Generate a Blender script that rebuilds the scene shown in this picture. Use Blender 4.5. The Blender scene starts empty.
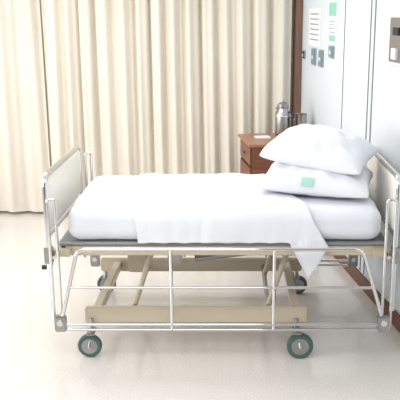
import bpy, bmesh, math, random
from mathutils import Vector, Matrix, noise
random.seed(4)
S=bpy.context.scene
S.view_settings.view_transform='Standard'
COL=S.collection
# ---------------------------------------------------------------- materials
def mat(name,c,rough=.5,metal=0,c2=None,scale=20,bump=0,bscale=60,detail=4,coat=0,stretch=None,spec=None):
    m=bpy.data.materials.new(name); m.use_nodes=True
    nt=m.node_tree; n=nt.nodes; b=n['Principled BSDF']
    b.inputs['Roughness'].default_value=rough; b.inputs['Metallic'].default_value=metal
    if coat: b.inputs['Coat Weight'].default_value=coat
    if spec is not None: b.inputs['Specular IOR Level'].default_value=spec
    tc=n.new('ShaderNodeTexCoord'); mp=n.new('ShaderNodeMapping')
    if stretch: mp.inputs['Scale'].default_value=stretch
    nt.links.new(tc.outputs['Object'],mp.inputs['Vector'])
    nz=n.new('ShaderNodeTexNoise'); nz.inputs['Scale'].default_value=scale; nz.inputs['Detail'].default_value=detail
    nt.links.new(mp.outputs['Vector'],nz.inputs['Vector'])
    cr=n.new('ShaderNodeValToRGB')
    cr.color_ramp.elements[0].position=.35; cr.color_ramp.elements[1].position=.65
    if c2 is None: c2=tuple(x*.96 for x in c)
    cr.color_ramp.elements[0].color=(*c2,1); cr.color_ramp.elements[1].color=(*c,1)
    nt.links.new(nz.outputs['Fac'],cr.inputs['Fac']); nt.links.new(cr.outputs['Color'],b.inputs['Base Color'])
    if bump:
        n2=n.new('ShaderNodeTexNoise'); n2.inputs['Scale'].default_value=bscale
        nt.links.new(mp.outputs['Vector'],n2.inputs['Vector'])
        bp=n.new('ShaderNodeBump'); bp.inputs['Strength'].default_value=bump; bp.inputs['Distance'].default_value=.01
        nt.links.new(n2.outputs['Fac'],bp.inputs['Height']); nt.links.new(bp.outputs['Normal'],b.inputs['Normal'])
    return m
M_chrome=mat('chrome',(.74,.74,.74),.07,1,scale=8)
M_steel=mat('brushed_steel',(.42,.42,.42),.28,1,scale=30)
M_deck=mat('grey_deck_steel',(.27,.28,.29),.35,.4)
M_beige=mat('beige_enamel',(.60,.52,.39),.35,scale=4)
M_cream=mat('cream_laminate',(.88,.85,.76),.35,scale=3)
M_sheet=mat('white_cotton',(.80,.82,.88),.9,c2=(.78,.80,.86),scale=6,bump=.25,bscale=9,spec=.2)
M_sheet2=mat('white_linen',(.83,.845,.90),.9,c2=(.80,.82,.88),scale=5,bump=.25,bscale=12,spec=.2)
M_pillow=mat('pillow_cotton',(.83,.845,.89),.9,scale=6,bump=.35,bscale=10,spec=.2)
M_teal=mat('teal_rubber',(.075,.14,.125),.6,scale=15)
M_black=mat('black_plastic',(.02,.02,.022),.5)
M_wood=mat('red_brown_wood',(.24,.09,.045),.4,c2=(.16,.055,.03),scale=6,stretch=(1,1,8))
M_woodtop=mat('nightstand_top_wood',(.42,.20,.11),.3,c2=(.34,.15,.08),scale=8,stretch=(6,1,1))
M_strip=mat('trim_wood',(.24,.14,.10),.5,c2=(.19,.10,.07),scale=10,stretch=(4,4,.5))
M_base=mat('baseboard_brown',(.16,.07,.045),.5)
M_wall=mat('wall_paint',(.70,.745,.78),.5,c2=(.67,.72,.76),scale=2)
M_wallb=mat('back_wall_paint',(.8,.78,.72),.7,scale=2)
M_wallf=mat('dark_for_chrome',(.24,.24,.235),.7,scale=2)  # dark tone chosen to put contrast into the chrome reflections
M_ceil=mat('ceiling_paint',(.85,.85,.84),.8,scale=2)
M_seam=mat('seam_grey',(.33,.37,.41),.5)
M_curt=mat('curtain_cloth',(.85,.795,.695),.9,c2=(.83,.77,.665),scale=3,bump=.1,bscale=200,spec=.1)
M_mint=mat('mint_label',(.42,.72,.65),.7)
M_paper=mat('paper_white',(.85,.88,.88),.7)
M_green=mat('paper_green',(.28,.60,.44),.7)
M_outlet=mat('outlet_teal_grey',(.18,.28,.30),.5)
M_white=mat('white_plastic',(.8,.8,.8),.4)
nt=M_curt.node_tree; b=nt.nodes['Principled BSDF']; out=nt.nodes['Material Output']
tr=nt.nodes.new('ShaderNodeBsdfTranslucent'); tr.inputs['Color'].default_value=(.9,.84,.72,1)
mx=nt.nodes.new('ShaderNodeMixShader'); mx.inputs['Fac'].default_value=.15
nt.links.new(b.outputs[0],mx.inputs[1]); nt.links.new(tr.outputs[0],mx.inputs[2]); nt.links.new(mx.outputs[0],out.inputs['Surface'])
M_floor=bpy.data.materials.new('speckled_vinyl'); M_floor.use_nodes=True
nt=M_floor.node_tree; n=nt.nodes; b=n['Principled BSDF']; b.inputs['Roughness'].default_value=.16
b.inputs['Coat Weight'].default_value=.4; b.inputs['Coat Roughness'].default_value=.08
tc=n.new('ShaderNodeTexCoord')
v=n.new('ShaderNodeTexNoise'); v.inputs['Scale'].default_value=120; v.inputs['Detail'].default_value=3
cr=n.new('ShaderNodeValToRGB'); e=cr.color_ramp.elements
e[0].position=.33; e[0].color=(.60,.555,.52,1); e[1].position=.54; e[1].color=(.75,.71,.675,1)
w=n.new('ShaderNodeTexNoise'); w.inputs['Scale'].default_value=1.2
cr2=n.new('ShaderNodeValToRGB'); cr2.color_ramp.elements[0].color=(.95,.95,.95,1); cr2.color_ramp.elements[1].color=(1,1,1,1)
mm=n.new('ShaderNodeMix'); mm.data_type='RGBA'; mm.blend_type='MULTIPLY'; mm.inputs[0].default_value=1
nt.links.new(tc.outputs['Object'],v.inputs['Vector']); nt.links.new(tc.outputs['Object'],w.inputs['Vector'])
nt.links.new(v.outputs['Fac'],cr.inputs['Fac']); nt.links.new(w.outputs['Fac'],cr2.inputs['Fac'])
nt.links.new(cr.outputs['Color'],mm.inputs[6]); nt.links.new(cr2.outputs['Color'],mm.inputs[7])
nt.links.new(mm.outputs[2],b.inputs['Base Color'])
# ---------------------------------------------------------------- helpers
def obj(name,me,m,parent=None,smooth=True):
    o=bpy.data.objects.new(name,me); COL.objects.link(o)
    if m and not me.materials: me.materials.append(m)
    if smooth:
        for p in me.polygons: p.use_smooth=True
    if parent:
        o.parent=parent; o.matrix_parent_inverse=Matrix.Translation(-parent.location)
    return o
def empty(name,loc):
    o=bpy.data.objects.new(name,None); o.location=loc; COL.objects.link(o); return o
def from_bm(name,bm,m,parent=None,smooth=True):
    me=bpy.data.meshes.new(name); bmesh.ops.recalc_face_normals(bm,faces=bm.faces); bm.to_mesh(me); bm.free()
    return obj(name,me,m,parent,smooth)
def box(name,x0,x1,y0,y1,z0,z1,m,parent=None,bev=.004,rot=0,pivot=None):
    bm=bmesh.new(); bmesh.ops.create_cube(bm,size=1)
    for v in bm.verts: v.co=Vector(((x0+x1)/2+v.co.x*(x1-x0),(y0+y1)/2+v.co.y*(y1-y0),(z0+z1)/2+v.co.z*(z1-z0)))
    if bev: bmesh.ops.bevel(bm,geom=bm.edges[:],offset=bev,segments=2,affect='EDGES')
    if rot:
        pv=Vector(pivot) if pivot else Vector(((x0+x1)/2,(y0+y1)/2,0))
        bmesh.ops.rotate(bm,verts=bm.verts,cent=pv,matrix=Matrix.Rotation(rot,3,'Z'))
    return from_bm(name,bm,m,parent,False)
def fillet(pts,r,closed=False,seg=6):
    P=[Vector(p) for p in pts]; out=[]; n=len(P)
    for i,p in enumerate(P):
        if not closed and i in (0,n-1): out.append(p); continue
        a=P[i-1]; c=P[(i+1)%n]; d1=(a-p); d2=(c-p)
        k=min(r,d1.length*.49,d2.length*.49); q1=p+d1.normalized()*k; q2=p+d2.normalized()*k
        for j in range(seg+1):
            t=j/seg; out.append((1-t)**2*q1+2*t*(1-t)*p+t*t*q2)
    return out
def tube(name,pts,rad,m,parent=None,r=.05,closed=False,res=5):
    pts=fillet(pts,r,closed)
    cu=bpy.data.curves.new(name,'CURVE'); cu.dimensions='3D'; cu.bevel_depth=rad; cu.bevel_resolution=res; cu.use_fill_caps=True
    sp=cu.splines.new('POLY'); sp.points.add(len(pts)-1)
    for q,p in zip(sp.points,pts): q.co=(*p,1)
    sp.use_cyclic_u=closed
    t=bpy.data.objects.new('tmp',cu); COL.objects.link(t)
    dg=bpy.context.evaluated_depsgraph_get(); me=bpy.data.meshes.new_from_object(t.evaluated_get(dg))
    bpy.data.objects.remove(t); bpy.data.curves.remove(cu); me.name=name
    me.materials.clear()
    return obj(name,me,m,parent)
def lathe(name,prof,loc,m,parent=None,axis='Z',seg=32):
    bm=bmesh.new(); rings=[]
    for (r,z) in prof:
        ring=[]
        for i in range(seg):
            a=2*math.pi*i/seg; p=Vector((r*math.cos(a),r*math.sin(a),z))
            if axis=='Y': p=Vector((p.x,p.z,p.y))
            if axis=='X': p=Vector((p.z,p.x,p.y))
            ring.append(bm.verts.new(p+Vector(loc)))
        rings.append(ring)
    for a,b_ in zip(rings,rings[1:]):
        for i in range(seg): bm.faces.new((a[i],a[(i+1)%seg],b_[(i+1)%seg],b_[i]))
    bm.faces.new(rings[0]); bm.faces.new(rings[-1])
    o=from_bm(name,bm,m,parent); 
    md=o.modifiers.new('es','EDGE_SPLIT'); md.split_angle=math.radians(40)
    return o
def rslab(name,x0,x1,y0,y1,z0,z1,r,m,cuts=40,disp=None,parent=None):
    bm=bmesh.new(); bmesh.ops.create_cube(bm,size=2)
    bmesh.ops.subdivide_edges(bm,edges=bm.edges[:],cuts=cuts,use_grid_fill=True)
    c=Vector(((x0+x1)/2,(y0+y1)/2,(z0+z1)/2)); h=Vector(((x1-x0)/2,(y1-y0)/2,(z1-z0)/2))
    for v in bm.verts:
        p=Vector([math.sin(max(-1,min(1,v.co[i]))*math.pi/2)*h[i] for i in range(3)])
        q=Vector([max(-(h[i]-r),min(h[i]-r,p[i])) for i in range(3)])
        d=p-q
        if d.length>1e-6: p=q+d.normalized()*r
        p+=c
        if disp: p=disp(p,(p-c))
        v.co=p
    return from_bm(name,bm,m,parent)
# ---------------------------------------------------------------- room
WS=-.15
def wallX(Y): return 1.7815+WS*Y
def plane_poly(name,pts,m,th=None):
    bm=bmesh.new(); f=bm.faces.new([bm.verts.new(p) for p in pts])
    if th:
        r=bmesh.ops.extrude_face_region(bm,geom=[f]); bmesh.ops.translate(bm,verts=[g for g in r['geom'] if isinstance(g,bmesh.types.BMVert)],vec=th)
    return from_bm(name,bm,m,None,False)
H=2.9
plane_poly('floor',[(-5,-2,0),(wallX(-2)+.1,-2,0),(wallX(7.75)+.1,7.75,0),(-5,7.75,0)],M_floor,(0,0,-.1))
plane_poly('ceiling',[(-5,-2,H),(wallX(-2)+.1,-2,H),(wallX(7.75)+.1,7.75,H),(-5,7.75,H)],M_ceil,(0,0,.1))
plane_poly('wall_right',[(wallX(-2),-2,0),(wallX(7.6),7.6,0),(wallX(7.6),7.6,H),(wallX(-2),-2,H)],M_wall,(.1,.015,0))
plane_poly('wall_back',[(-5,7.6,0),(wallX(7.6),7.6,0),(wallX(7.6),7.6,H),(-5,7.6,H)],M_wallb,(0,.1,0))
plane_poly('wall_front',[(-5,-2,0),(wallX(-2),-2,0),(wallX(-2),-2,H),(-5,-2,H)],M_wallf,(0,-.1,0))  # unseen wall behind the camera, added dark for the chrome to reflect
def wl(n,y0,y1,z0,z1): box(n,-5.1,-5,y0,y1,z0,z1,M_wallb,None,0)
wl('wall_left',-2,7.7,0,.7); wl('wall_left_upper',-2,7.7,2.5,H); wl('wall_left_pier',-2,.6,.7,2.5); wl('wall_left_pier',7.0,7.7,.7,2.5)
e=empty('window_1',(-5.05,3.8,1.6))
for i in range(5): box('mullion_%d'%i,-5.07,-5.03,.6+i*1.585,.66+i*1.585,.7,2.5,M_white,e)
for i,z in enumerate((.7,2.44)): box('rail_%d'%i,-5.07,-5.03,.6,7.0,z,z+.06,M_white,e)
def onwall(name,a,b,z0,z1,th,m,parent=None,off=0.001,bev=.002):
    n=Vector((-1,WS,0)).normalized()
    A=Vector((wallX(a),a,0))+n*off; B=Vector((wallX(b),b,0))+n*off
    bm=bmesh.new()
    vs=[]
    for base in (A,B,B+n*th,A+n*th):
        vs.append((bm.verts.new((base.x,base.y,z0)),bm.verts.new((base.x,base.y,z1))))
    bm.faces.new([v[0] for v in vs]); bm.faces.new([v[1] for v in vs])
    for i in range(4): bm.faces.new((vs[i][0],vs[(i+1)%4][0],vs[(i+1)%4][1],vs[i][1]))
    if bev: bmesh.ops.bevel(bm,geom=bm.edges[:],offset=bev,segments=2,affect='EDGES')
    return from_bm(name,bm,m,parent,False)
onwall('baseboard_right',-1.9,7.5,0,.11,.012,M_base)
onwall('trim_1',7.40,7.50,.0,2.9,.07,M_strip,off=.0)
onwall('trim_2',5.31,5.325,.12,2.9,.006,M_seam)
onwall('trim_3',5.40,5.41,.12,2.9,.006,M_seam)
onwall('trim_4',6.02,6.03,.12,2.9,.004,M_seam)
e=empty('paper_notice',(wallX(6.4),6.4,1.9))
onwall('sheet',6.24,6.50,1.77,2.12,.003,M_paper,e,bev=0); onwall('green_header',6.26,6.48,1.99,2.1,.001,M_green,e,off=.0045,bev=0)
onwall('green_lines',6.28,6.46,1.785,1.835,.001,M_green,e,off=.0045,bev=0)
for i in range(4): onwall('text_line_%d'%i,6.28,6.46,1.855+i*.03,1.863+i*.03,.001,M_seam,e,off=.0045,bev=0)
e=empty('wall_notice',(wallX(7),7,1.9))
onwall('sheet',6.75,7.15,1.72,2.05,.003,M_paper,e,bev=0)
for i in range(6): onwall('text_line_%d'%i,6.8,7.1,1.77+i*.045,1.782+i*.045,.001,M_seam,e,off=.0045,bev=0)
def outlet(nm,a,w,z0,z1,m):
    e=empty(nm,(wallX(a),a,(z0+z1)/2))
    onwall('plate',a-w/2,a+w/2,z0,z1,.012,M_seam,e)
    onwall('socket',a-w*.40,a+w*.40,z0+.01,z1-.01,.018,m,e)
    onwall('switch_button',a-w*.12,a+w*.12,(z0+z1)/2-.02,(z0+z1)/2+.01,.024,M_white,e)
outlet('wall_outlet',7.3,.09,1.58,1.66,M_black); outlet('wall_outlet',6.93,.14,1.55,1.70,M_outlet)
outlet('wall_outlet',6.68,.13,1.55,1.70,M_outlet); outlet('light_switch',6.36,.14,1.65,1.75,M_outlet)
e=empty('medical_gas_panel',(wallX(4.92),4.92,1.84))
onwall('plate',4.72,5.0,1.70,2.02,.015,M_white,e); onwall('inner_plate',4.74,4.98,1.72,2.0,.003,M_steel,e,off=.016); onwall('gauge_housing',4.80,4.9,1.89,1.94,.03,M_black,e); onwall('gas_port',4.82,4.9,1.74,1.81,.035,M_white,e)
# ---------------------------------------------------------------- curtain
def curtain(name,xa,xb,Y,z0,z1,seed,per=.19,amp=.045):
    bm=bmesh.new(); nx=int((xb-xa)/.009); nz=26; g=[]
    for i in range(nx+1):
        s=xa+(xb-xa)*i/nx; col=[]
        for k in range(nz+1):
            t=k/nz; z=z0+(z1-z0)*t
            ph=2*math.pi*s/per+3.2*noise.noise(Vector((s*1.6,seed,t*.35)))
            a=amp*(.65+.8*noise.noise(Vector((s*2.3,seed+9,t*.4))))
            y=a*math.sin(ph)+.35*a*math.sin(2.3*ph+1.3)+.01*noise.noise(Vector((s*12,seed+3,t*1.5)))
            x=s+.3*a*math.cos(ph*1.0)
            col.append(bm.verts.new((x,Y+y,z)))
        g.append(col)
    for i in range(nx):
        for k in range(nz): bm.faces.new((g[i][k],g[i+1][k],g[i+1][k+1],g[i][k+1]))
    e=empty(name,((xa+xb)/2,Y,z1))
    from_bm('cloth',bm,M_curt,e)
    tube('track',[(xa-.02,Y,z1+.02),(xb+.02,Y,z1+.02)],.012,M_steel,e)
    k=xa+.05
    while k<xb:
        tube('hook_%d'%int(k*100),[(k,Y,z1+.02),(k,Y,z1-.03)],.004,M_steel,e); k+=per
    return e
curtain('privacy_curtain',-4.6,-1.85,7.42,.03,2.72,2.0,.24,.035)
curtain('privacy_curtain',-1.83,.56,7.36,.03,2.72,7.0,.17,.05)
# ---------------------------------------------------------------- bed
bed=empty('hospital_bed',(-.05,4.72,0))
FX,HX=-1.085,.955; YN,YF=4.2,5.19
rslab('mattress_deck',-1.045,.925,4.262,5.14,.683,.708,.012,M_deck,12,None,bed)
box('upper_side_beam_1',-1.0,.9,4.275,4.31,.62,.683,M_beige,bed)
box('upper_side_beam_2',-1.0,.9,5.09,5.125,.62,.683,M_beige,bed)
for i,x in enumerate((-.98,-.45,.1,.85)): box('upper_cross_beam_%d'%i,x,x+.045,4.31,5.09,.63,.68,M_beige,bed)
box('base_side_beam_1',-.9,.45,4.235,4.28,.20,.30,M_beige,bed,.008)
box('base_side_beam_2',-.96,.50,5.15,5.19,.20,.30,M_beige,bed,.008)
for i,x in enumerate((-.86,.36)): box('base_cross_beam_%d'%i,x,x+.05,4.28,5.15,.22,.28,M_beige,bed)
for i,(x,y) in enumerate(((-.62,4.42),(-.62,4.98),(.22,4.42),(.22,4.98))):
    tube('lift_arm_%d'%i,[(x,y,.24),(x+.13,y,.64)],.018,M_beige,bed,res=3)
for i,x in enumerate((-.62,.22)):
    tube('arm_axle_%d'%i,[(x,4.27,.24),(x,5.15,.24)],.016,M_steel,bed)
    tube('arm_axle_top_%d'%i,[(x+.13,4.31,.62),(x+.13,5.09,.62)],.016,M_steel,bed)
box('knee_lever_bar',-.9,.75,4.62,4.66,.52,.57,M_beige,bed)
box('crank_box_1',-.68,-.55,4.58,4.72,.40,.56,M_beige,bed,.01)
box('crank_box_2',-.42,-.33,4.56,4.70,.46,.6,M_steel,bed,.01)
for i,(y,z) in enumerate(((4.50,.58),(4.72,.60),(4.92,.58))):
    tube('crank_rod_%d'%i,[(-1.09,y,z),(-.1+.2*i,y,z)],.011,M_chrome,bed)
    tube('crank_handle_%d'%i,[(-1.08,y,z),(-1.13,y,z),(-1.15,y,z-.11)],.008,M_chrome,bed,r=.02)
    tube('crank_grip_%d'%i,[(-1.15,y,z-.11),(-1.21,y,z-.115)],.015,M_black,bed)
tube('motor_tube',[(-.25,4.7,.46),(.5,4.7,.56)],.028,M_steel,bed)
def caster(i,x,y,r,dx,dy):
    p='caster_%d_'%i; wx,wy=x+dx,y+dy; hw=.018
    prof=[(r*.68,-hw),(r*.92,-hw),(r,-hw*.5),(r,hw*.5),(r*.92,hw),(r*.68,hw)]
    lathe(p+'tyre',prof,(wx,wy,r),M_teal,bed,'Y')
    lathe(p+'hub',[(.012,-hw-.004),(r*.66,-hw-.001),(r*.69,0),(r*.66,hw+.001),(.012,hw+.004)],(wx,wy,r),M_steel,bed,'Y',24)
    for s in (-1,1):
        tube(p+'fork_%d'%(s+1),[(wx,wy+s*.03,r),(x,y+s*.03,2*r+.008)],.008,M_steel,bed,res=3)
    tube(p+'axle',[(wx,wy-.035,r),(wx,wy+.035,r)],.007,M_chrome,bed)
    box(p+'crown',x-.025,x+.025,min(y,wy)-.036,max(y,wy)+.036,2*r+.003,2*r+.016,M_steel,bed)
    tube(p+'stem',[(x,y,2*r+.012),(x,y,.235)],.014,M_steel,bed)
caster(1,-.86,4.235,.073,-.01,-.04); caster(2,.385,4.235,.08,.02,-.06)
caster(3,-.93,5.17,.070,-.01,.08); caster(4,.46,5.17,.070,.02,.06)
def board(tag,X,top,s):
    t=.016
    tube(tag+'_frame',[(X,YN,.30),(X,YN,top),(X,YF,top),(X,YF,.30)],t,M_chrome,bed,r=.07)
    tube(tag+'_lower_tube',[(X,YN,.76),(X,YF,.76)],.012,M_chrome,bed)
    rslab(tag+'_panel',X-.011,X+.011,YN+.02,YF-.02,.785,top-.02,.01,M_cream,8,None,bed)
    for i,y in enumerate((YN+.0,YF)):
        box(tag+'_socket_%d'%i,X-.024,X+.024,y-.024,y+.024,.60,.70,M_steel,bed)
        box(tag+'_bracket_%d'%i,min(X,X+s*.12),max(X,X+s*.12),min(y,4.7)+(.02 if y<4.7 else .3),min(y,4.7)+(.075 if y<4.7 else .4),.63,.67,M_beige,bed)
board('footboard',FX,1.125,1); board('headboard',HX,1.115,-1)
for i,(xa,xb) in enumerate(((-1.062,-1.018),(.885,.935))):
    tube('corner_loop_%d'%i,[(xa,4.145,.2),(xa,4.145,1.0),(xb,4.145,1.0),(xb,4.145,.2)],.009,M_chrome,bed,r=.022)
    tube('corner_loop_stay_%d'%i,[((xa+xb)/2,4.145,.65),((xa+xb)/2,4.3,.65)],.012,M_chrome,bed)
tube('far_corner_loop',[(-1.05,5.24,.6),(-1.05,5.24,1.06),(-1.01,5.24,1.06),(-1.01,5.24,.6)],.009,M_chrome,bed,r=.022)
def siderail(tag,y):
    R=.011
    tube(tag+'_top_tube',[(-1.02,y,.24),(-.90,y,.709),(.75,y,.709),(.895,y,.24)],R,M_chrome,bed,r=.05)
    tube(tag+'_mid_tube',[(-.96,y,.474),(.825,y,.474)],.009,M_chrome,bed)
    for k,z in enumerate((.242,.208)): tube(tag+'_bottom_tube_%d'%k,[(-1.05,y,z),(.91,y,z)],.009,M_chrome,bed)
    for k,x in enumerate((-.36,.24)): tube(tag+'_post_%d'%k,[(x,y,.709),(x,y,.208)],.010,M_chrome,bed)
    for k,x in enumerate((-1.02,.89)):
        box(tag+'_pivot_%d'%k,x-.035,x+.035,y-.02,y+.02,.20,.30,M_steel,bed,.008)
        lathe(tag+'_pivot_bolt_%d'%k,[(.018,-.03),(.02,-.018)],(x,y,.26),M_chrome,bed,'Y',16)
siderail('siderail_near',4.12); siderail('siderail_far',5.27)
# ---------------------------------------------------------------- mattress
MX0,MX1,MY0,MY1,MZ0,MZ1=-.985,.885,4.25,5.16,.709,.915
def topz(x,y):
    c=max(0,1-((y-4.72)/.45)**2)*.018
    return MZ1+c+.006*noise.noise(Vector((x*2.5,y*2.5,3)))+.003*noise.noise(Vector((x*9,y*7,1)))+max(0,(y-4.4))*.012
def md(p,d):
    if d.z>.02:
        p.z+=(topz(p.x,p.y)-MZ1)
    k=.006*noise.noise(Vector((p.x*8,p.y*6,p.z*6)))
    if abs(d.y)>.4: p.y+=k
    if abs(d.x)>.85: p.x+=k*1.5
    return p
mattress_e=empty('mattress',(-.05,4.7,.71))
rslab('mattress_body',MX0,MX1,MY0,MY1,MZ0,MZ1,.075,M_sheet,60,md,mattress_e)
def drawsheet():
    bm=bmesh.new(); U=170; r=.085
    path=[]
    yo=MY0-.012; yb=MY1+.012; zt=MZ1+.012
    path+= [(yb,.78)]; path+= [(yb,.80)]
    for j in range(7):
        a=math.pi/2*j/6; path.append((yb-r+r*math.cos(a),zt-r+r*math.sin(a)))
    for j in range(1,50): path.append((yb-r-(yb-yo-2*r)*j/50,zt))
    for j in range(9):
        a=math.pi/2*j/8; path.append((yo+r-r*math.sin(a),zt-r+r*math.cos(a)))
    nb=16; g=[]
    n0=len(path)
    for i in range(U+1):
        u=i/U; col=[]
        for j in range(n0+nb):
            if j<n0: y,z=path[j]; f=j/(n0+nb-1)
            else:
                k=(j-n0+1)/nb
                d=0
                xr=-.56+1.12*u
                if xr>.33: d=.235*min(1,(xr-.33)/.12) if xr<.45 else .235-(xr-.45)*1.9
                zb=.712-d
                y=yo; z=(zt-r)+(zb-(zt-r))*k; f=j/(n0+nb-1)
                if z<.715: y=yo-.004+.005*math.sin(xr*50+z*9)
            xl=-.66+.10*f; xr_=.20+.37*(f**1.4)
            x=xl+(xr_-xl)*u
            wr=.006*noise.noise(Vector((x*3+y*4,y*3,7)))+.011*noise.noise(Vector(((x-.6*y)*9,(y+.6*x)*2.5,2)))
            if z>zt-.02 : z=z+(topz(x,y)-MZ1)+wr
            elif z>.715:
                y=y-abs(wr)*1.2
            x+=.008*noise.noise(Vector((0,y*5,z*6)))
            col.append(bm.verts.new((x,y,z)))
        g.append(col)
    for i in range(U):
        for j in range(len(g[0])-1): bm.faces.new((g[i][j],g[i+1][j],g[i+1][j+1],g[i][j+1]))
    o=from_bm('draw_sheet',bm,M_sheet2,mattress_e)
    m=o.modifiers.new('s','SOLIDIFY'); m.thickness=.005; m.offset=0
drawsheet()
# ---------------------------------------------------------------- pillows
def pillow(name,cx,cy,cz,a,b_,th,yaw,tx,ty,seed,tag=False):
    bm=bmesh.new(); N=48; rows={}
    Mx=Matrix.Translation((cx,cy,cz))@Matrix.Rotation(yaw,4,'Z')@Matrix.Rotation(ty,4,'Y')@Matrix.Rotation(tx,4,'X')
    def pt(i,j,s):
        u=-1+2*i/N; v=-1+2*j/N
        u=math.sin(u*math.pi/2); v=math.sin(v*math.pi/2)
        x=a*u*(1-.09*(1-v*v)*abs(u)**2); y=b_*v*(1-.09*(1-u*u)*v*v)
        # rounded corners
        cr_=(abs(u)*abs(v))**6; x*=1-.06*cr_; y*=1-.06*cr_
        h=max(0,(1-u**2))**.45*max(0,(1-v**2))**.45
        z=s*th*h*(1.0 if s>0 else .75)
        pin=.026*noise.noise(Vector((u*2.2,v*2.2,seed)))+.016*noise.noise(Vector((u*5+v*2,v*5,seed+4)))
        rad=math.sin(math.atan2(v,u)*14+seed)*.008*(u*u+v*v)*h
        z+=(pin+rad)*h*(1 if s>0 else .2)
        z-=.028*(1-h)
        return Mx@Vector((x,y,z))
    for s in (1,-1):
        for i in range(N+1):
            for j in range(N+1):
                if s==-1 and (i in(0,N) or j in(0,N)): rows[(s,i,j)]=rows[(1,i,j)]
                else: rows[(s,i,j)]=bm.verts.new(pt(i,j,s))
    for s in (1,-1):
        for i in range(N):
            for j in range(N):
                q=[rows[(s,i,j)],rows[(s,i+1,j)],rows[(s,i+1,j+1)],rows[(s,i,j+1)]]
                bm.faces.new(q if s>0 else q[::-1])
    e=empty(name,(cx,cy,cz))
    from_bm('pillow_case',bm,M_pillow,e)
    if tag:
        bm=bmesh.new(); g=[]
        for i in range(5):
            g.append([bm.verts.new(pt(21+i*.8,2.4+j*1.4,1)+Vector((0,-.004,.003))) for j in range(5)])
        for i in range(4):
            for j in range(4): bm.faces.new((g[i][j],g[i+1][j],g[i+1][j+1],g[i][j+1]))
        from_bm('laundry_label',bm,M_mint,e)
pillow('pillow',.535,4.64,1.025,.355,.28,.115,math.radians(-13),math.radians(3),math.radians(2),1.0,True)
pillow('pillow',.555,4.70,1.19,.335,.27,.13,math.radians(-22),math.radians(6),math.radians(6),5.0)
# ---------------------------------------------------------------- nightstand
ns=empty('nightstand',(.42,6.85,0)); pv=(.75,6.85,0); R_=math.radians(9)
def nb(n,x0,x1,y0,y1,z0,z1,m,bev=.005): return box(n,x0,x1,y0,y1,z0,z1,m,ns,bev,R_,pv)
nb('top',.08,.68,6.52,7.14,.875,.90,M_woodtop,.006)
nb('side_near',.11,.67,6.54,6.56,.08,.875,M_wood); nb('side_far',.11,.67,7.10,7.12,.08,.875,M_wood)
nb('back_panel',.65,.67,6.56,7.10,.08,.875,M_wood); nb('bottom_shelf',.11,.65,6.56,7.10,.10,.12,M_wood)
nb('drawer_front',.098,.12,6.57,7.09,.70,.86,M_wood); nb('cabinet_door',.098,.12,6.57,7.09,.13,.68,M_wood)
nb('drawer_knob',.075,.10,6.81,6.85,.765,.795,M_steel,.008); nb('door_knob',.075,.10,6.66,6.70,.52,.55,M_steel,.008)
for i,(x,y) in enumerate(((.11,6.54),(.63,6.54),(.11,7.08),(.63,7.08))): nb('foot_%d'%i,x,x+.04,y,y+.04,0,.08,M_wood)
tx,ty=.46,6.88
th=empty('thermos_flask',(tx,ty,.9))
lathe('body',[(.058,.9005),(.066,.905),(.072,.92),(.072,1.10),(.067,1.13),(.052,1.15),(.048,1.165)],(tx,ty,0),M_steel,th)
lathe('lid',[(.050,1.165),(.053,1.17),(.051,1.20),(.03,1.215),(.010,1.218),(.010,1.232),(.004,1.235)],(tx,ty,0),M_steel,th)
lathe('collar',[(.073,1.085),(.074,1.088),(.074,1.098),(.071,1.102)],(tx,ty,0),M_chrome,th)
tube('handle',[(tx+.04,ty-.045,1.13),(tx+.085,ty-.07,1.13),(tx+.085,ty-.07,.95),(tx+.045,ty-.045,.95)],.008,M_black,th,r=.03)
tube('spout',[(tx-.035,ty,1.14),(tx-.06,ty,1.17)],.013,M_steel,th)
mx_,my_=.625,6.85
mg=empty('steel_mug',(mx_,my_,.9))
lathe('cup',[(.045,.9005),(.05,.905),(.052,1.11),(.054,1.115),(.049,1.11),(.045,.92)],(mx_,my_,0),M_steel,mg)
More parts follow.
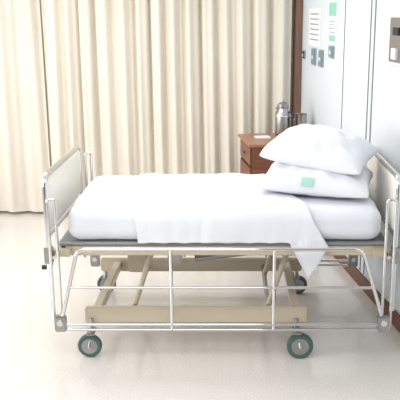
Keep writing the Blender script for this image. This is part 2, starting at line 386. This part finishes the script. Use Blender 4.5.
tube('cup_handle',[(mx_-.045,my_-.02,1.07),(mx_-.07,my_-.035,1.07),(mx_-.07,my_-.035,.98),(mx_-.045,my_-.02,.98)],.005,M_steel,mg,r=.02)
box('folded_napkin',.20,.34,6.75,6.86,.9005,.912,M_paper,None,.003,R_,None)
iv=empty('iv_stand',(-2.55,6.9,0))
tube('pole',[(-2.55,6.9,.07),(-2.55,6.9,1.9)],.012,M_chrome,iv)
for k in range(5):
    a=2*math.pi*k/5+.05; x,y=-2.55+.27*math.cos(a),6.9+.27*math.sin(a)
    tube('leg_%d'%k,[(-2.55,6.9,.09),(x,y,.065)],.013,M_black,iv)
    lathe('castor_%d'%k,[(.02,-.012),(.03,-.01),(.03,.01),(.02,.012)],(x,y,.0305),M_black,iv,'Y',16)
tube('hook_bar',[(-2.65,6.9,1.93),(-2.65,6.9,1.9),(-2.45,6.9,1.9),(-2.45,6.9,1.93)],.006,M_chrome,iv,r=.01)
# ---------------------------------------------------------------- lights
def area(name,loc,rot,sx,sy,p,c):
    l=bpy.data.lights.new(name,'AREA'); l.shape='RECTANGLE'; l.size=sx; l.size_y=sy; l.energy=p; l.color=c
    o=bpy.data.objects.new(name,l); o.location=loc; o.rotation_euler=[math.radians(a) for a in rot]; COL.objects.link(o)
area('unseen_overhead_light',(-1.2,5.6,2.86),(0,0,0),2.4,1.2,48,(1,.995,.98))
area('unseen_overhead_light',(-1.2,1.8,2.86),(0,0,0),3.0,2.0,78,(1,.995,.98))  # front fill added overhead near the camera, not a known fixture
area('window_light',(-4.95,3.8,1.6),(0,-90,0),1.8,6.2,160,(.97,.985,1))
W=bpy.data.worlds.new('world'); S.world=W; W.use_nodes=True
bg=W.node_tree.nodes['Background']; bg.inputs[0].default_value=(.93,.96,1,1); bg.inputs[1].default_value=.9
# ---------------------------------------------------------------- camera
cam=bpy.data.cameras.new('camera'); co=bpy.data.objects.new('camera',cam); COL.objects.link(co)
cam.sensor_width=36; cam.lens=67.5; cam.shift_x=-.0825
co.location=(0,0,2.07); co.rotation_euler=(math.radians(90-14.5),0,0)
S.camera=co
